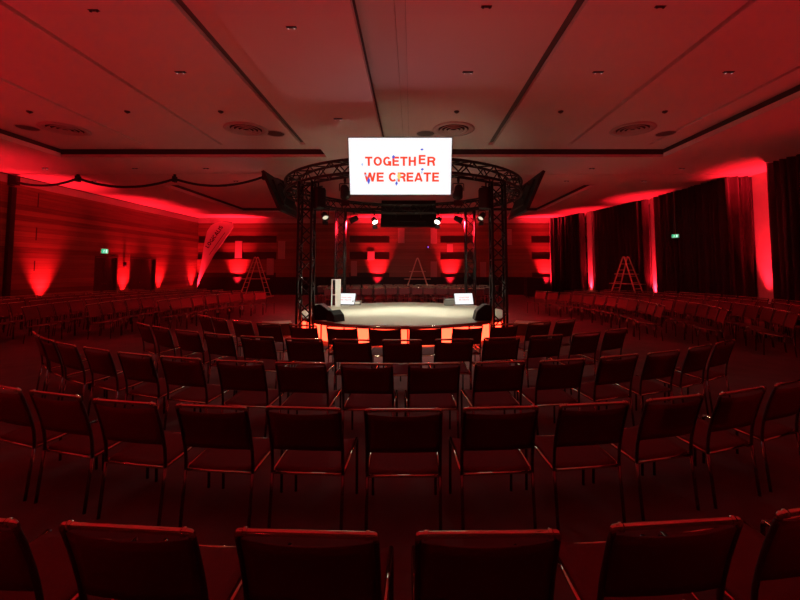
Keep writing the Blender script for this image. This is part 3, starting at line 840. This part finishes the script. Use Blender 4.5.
ORD = ['first', 'second', 'third', 'fourth', 'fifth', 'sixth', 'seventh', 'eighth', 'ninth', 'tenth', 'eleventh', 'twelfth', 'thirteenth', 'fourteenth', 'fifteenth', 'sixteenth', 'seventeenth', 'eighteenth', 'nineteenth', 'twentieth', 'twenty-first', 'twenty-second', 'twenty-third']
def downlights(row, z, items, lit):
    for k, (x, y) in enumerate(items):
        t = thing('twin_downlight', 'small twin ceiling spotlight, %s from the left %s' % (ORD[k], row), 'downlight', (x, y, z), 0, 'twin ceiling spotlights ' + row)
        t.scale = (0.75, 0.75, 0.75) if y < 6 else (1, 1, 1)
        link('plate', bmbox(-0.1, 0.1, -0.035, 0.035, -0.008, -0.001, bev=0.002), M['dark'], t)
        for s in (-1, 1):
            b = bmesh.new(); lathe(b, [(0, -0.035), (0.022, -0.035), (0.03, -0.008), (0, -0.008)], 12, (s*0.06, 0)); h = link('lamp_head', b, M['black'], t, True)
            if lit:
                b = bmesh.new(); lathe(b, [(0, -0.038), (0.014, -0.038), (0.018, -0.035)], 12, (s*0.06, 0)); link('bulb', b, M['glint'], h)
downlights('on the ceiling strip before the slot', HC, [(-12.6, 13.55), (-9.55, 13.6), (-7.1, 13.6), (6.2, 13.6), (9.3, 13.6)], True)
downlights('on the ceiling strip beyond the slot', HC, [(-12.55, 15.6), (-6.95, 15.6), (6.1, 15.6), (9.15, 15.6)], True)
downlights('in the raised ceiling farther off', HC+0.25, [(-4.35, 7.3), (1.05, 7.3), (3.5, 7.3), (5.95, 7.3)], True)
downlights('in the raised ceiling near the camera', HC+0.25, [(-4.55, 5.5), (1.05, 5.42), (3.5, 5.42)], False)
downlights('on the low beam', HC, [(-1.72, 5.5), (-1.7, 9.0)], True)
for k, x in enumerate((-9.0, -6.7, -4.5, 1.05, 3.5, 5.95)):
    t = thing('smoke_detector', 'small dark ceiling sensor, %s from the left before the round vents' % ORD[k], 'ceiling sensor', (x, 9.2, HC+0.25), 0, 'small dark ceiling sensors')
    b = bmesh.new(); lathe(b, [(0, -0.045), (0.03, -0.045), (0.06, -0.02), (0.065, -0.001)], 14); link('body', b, M['black'], t, True)
    b = bmesh.new(); lathe(b, [(0, -0.065), (0.012, -0.06), (0.012, -0.045)], 10); link('tip', b, M['grey'], t, True)

# ================================================================== CHAIRS
def make_chair():
    t = bpy.data.objects.new('stacking_chair', None); COL.objects.link(t)
    hw = 0.252; r = 0.0115
    def up(z):      # y of the upright at height z
        return -0.235 - 0.02*max(0, (z-0.44)/0.2) - 0.09*max(0, (z-0.50)/0.37)**1.5*0.85
    zs = [0.385, 0.44, 0.52, 0.60, 0.68, 0.76, 0.82, 0.858]
    side = [(-hw, up(z), z) for z in zs]
    for q in (-1, 1):
        b = bmesh.new(); tube(b, [(q*x, y, z) for (x, y, z) in side], r*1.05, 8); link('upright', b, M['sleeve'], t, True)
    zt = 0.864; yt = up(0.864); bar = rounded([(-hw, up(0.85), 0.85), (-hw, yt, zt+0.006), (hw, yt, zt+0.006), (hw, up(0.85), 0.85)], 0.022, 4)
    b = bmesh.new(); tube(b, bar, 0.0125, 10)
    for q in (-1, 1): tube(b, [(q*(hw-0.036), yt, zt+0.006), (q*(hw-0.022), yt, zt+0.006)], 0.0165, 10)
    link('top_bar', b, M['chrome'], t, True)
    # backrest sling
    def bk(u, v):
        x = (u*2-1)*(hw-0.004); z = 0.555 + v*0.285
        sag = 1-(u*2-1)**2
        z = z - 0.012*sag*v + 0.006*sag*(1-v)
        return (x, up(z)-0.022*sag, z), (0, -1, -0.25)
    b = bmesh.new(); sheet(b, 10, 6, bk, 0.009); link('backrest', b, M['fabric'], t, True)
    # seat frame: side rails, rear and front bars
    b = bmesh.new()
    for s in (-1, 1): tube(b, [(s*hw, -0.235, 0.385), (s*hw, 0.0, 0.412), (s*hw, 0.22, 0.445)], r, 8)
    tube(b, [(-hw, -0.235, 0.385), (hw, -0.235, 0.385)], r*0.85, 8); tube(b, [(-hw, 0.22, 0.424), (hw, 0.22, 0.424)], r*0.85, 8)
    link('seat_frame', b, M['chrome'], t, True)
    def stf(u, v):
        x = (u*2-1)*(hw-0.012); y = -0.215 + v*0.445
        sag = 1-(u*2-1)**2
        return (x, y, 0.398 - 0.014*sag + 0.056*v - (0.02*max(0, v-0.85)/0.15)), (0, 0, 1)
    b = bmesh.new(); sheet(b, 8, 8, stf, 0.016); link('seat', b, M['fabric'], t, True)
    for s in (-1, 1):
        b = bmesh.new(); tube(b, [(s*hw, -0.235, 0.385), (s*hw, -0.255, 0.2), (s*hw, -0.275, 0.0)], r, 8); link('leg', b, M['darkchrome'], t, True)
        b = bmesh.new(); tube(b, [(s*hw, 0.222, 0.445), (s*(hw+0.001), 0.232, 0.42), (s*hw, 0.245, 0.0)], r, 8); link('leg', b, M['darkchrome'], t, True)
    return t
chair0 = make_chair(); used = [False]; NCH = [0]
def chair(r_top, phi, label, group, jit=1.0):
    """phi: angle round the stage from the camera side, positive to the right; the chair faces the stage"""
    ox = CX; oy = 12.3
    r = r_top - 0.33
    r += random.uniform(-.02, .02)*jit; phi += random.uniform(-.0025, .0025)*jit
    if used[0]: o = dup(chair0)
    else: o = chair0; used[0] = True
    o.location = (ox + r*math.sin(phi), oy - r*math.cos(phi), 0)
    o.rotation_euler = (0, 0, phi + random.uniform(-.035, .035)*jit)
    tag(o, label, 'chair', group); NCH[0] += 1
ROWS = [(10.8, -0.011, 0.0625, 2, 4), (9.53, 0.021, 0.0695, 5, 5), (8.27, -0.023, 0.0815, 8, 7), (6.94, 0.021, 0.0985, 7, 5), (5.77, -0.035, 0.118, 6, 5)]
RN = ['row nearest the camera', 'second row from the camera', 'third row from the camera', 'fourth row from the camera', 'row right before the stage']
for (rt, a0, stp, nl, nr), nm in zip(ROWS, RN):
    for i in range(-nl, nr+1):
        chair(rt, a0+i*stp, 'dark fabric chair with chrome frame, %s from left in the %s' % (ORD[i+nl], nm), 'chairs in the ' + nm)
def block(side, rings, a_end, spacing, name, endname):
    for k, (rt, a_st, ae) in enumerate(rings):
        n = int((ae-a_st)*rt/spacing)
        for i in range(n+1):
            a = a_st + (i+0.5)*spacing/rt
            if a > ae: break
            chair(rt, side*a, 'chrome-framed chair, %s from %s in %s row of the %s' % (ORD[i], endname, ORD[k], name), 'chairs in the %s row of the %s' % (ORD[k], name))
D = math.radians
block(-1, [(7.1, D(84), D(127)), (8.3, D(76), D(126)), (9.5, D(74), D(125)), (10.7, D(76), D(124)), (11.9, D(80), D(121)), (13.1, D(88), D(117))], 0, 0.585, 'left block', 'the camera end')
block(1, [(6.9, D(71), D(127)), (8.0, D(66), D(126)), (9.1, D(63.5), D(126)), (10.2, D(63), D(122)), (11.3, D(64), D(112))], 0, 0.585, 'right block', 'the camera end')
block(1, [(7.0, D(149), D(211)), (8.2, D(150), D(210)), (9.4, D(151), D(209)), (10.6, D(152), D(208))], 0, 0.60, 'block behind the stage', 'the right')
print('CHAIRS', NCH[0])
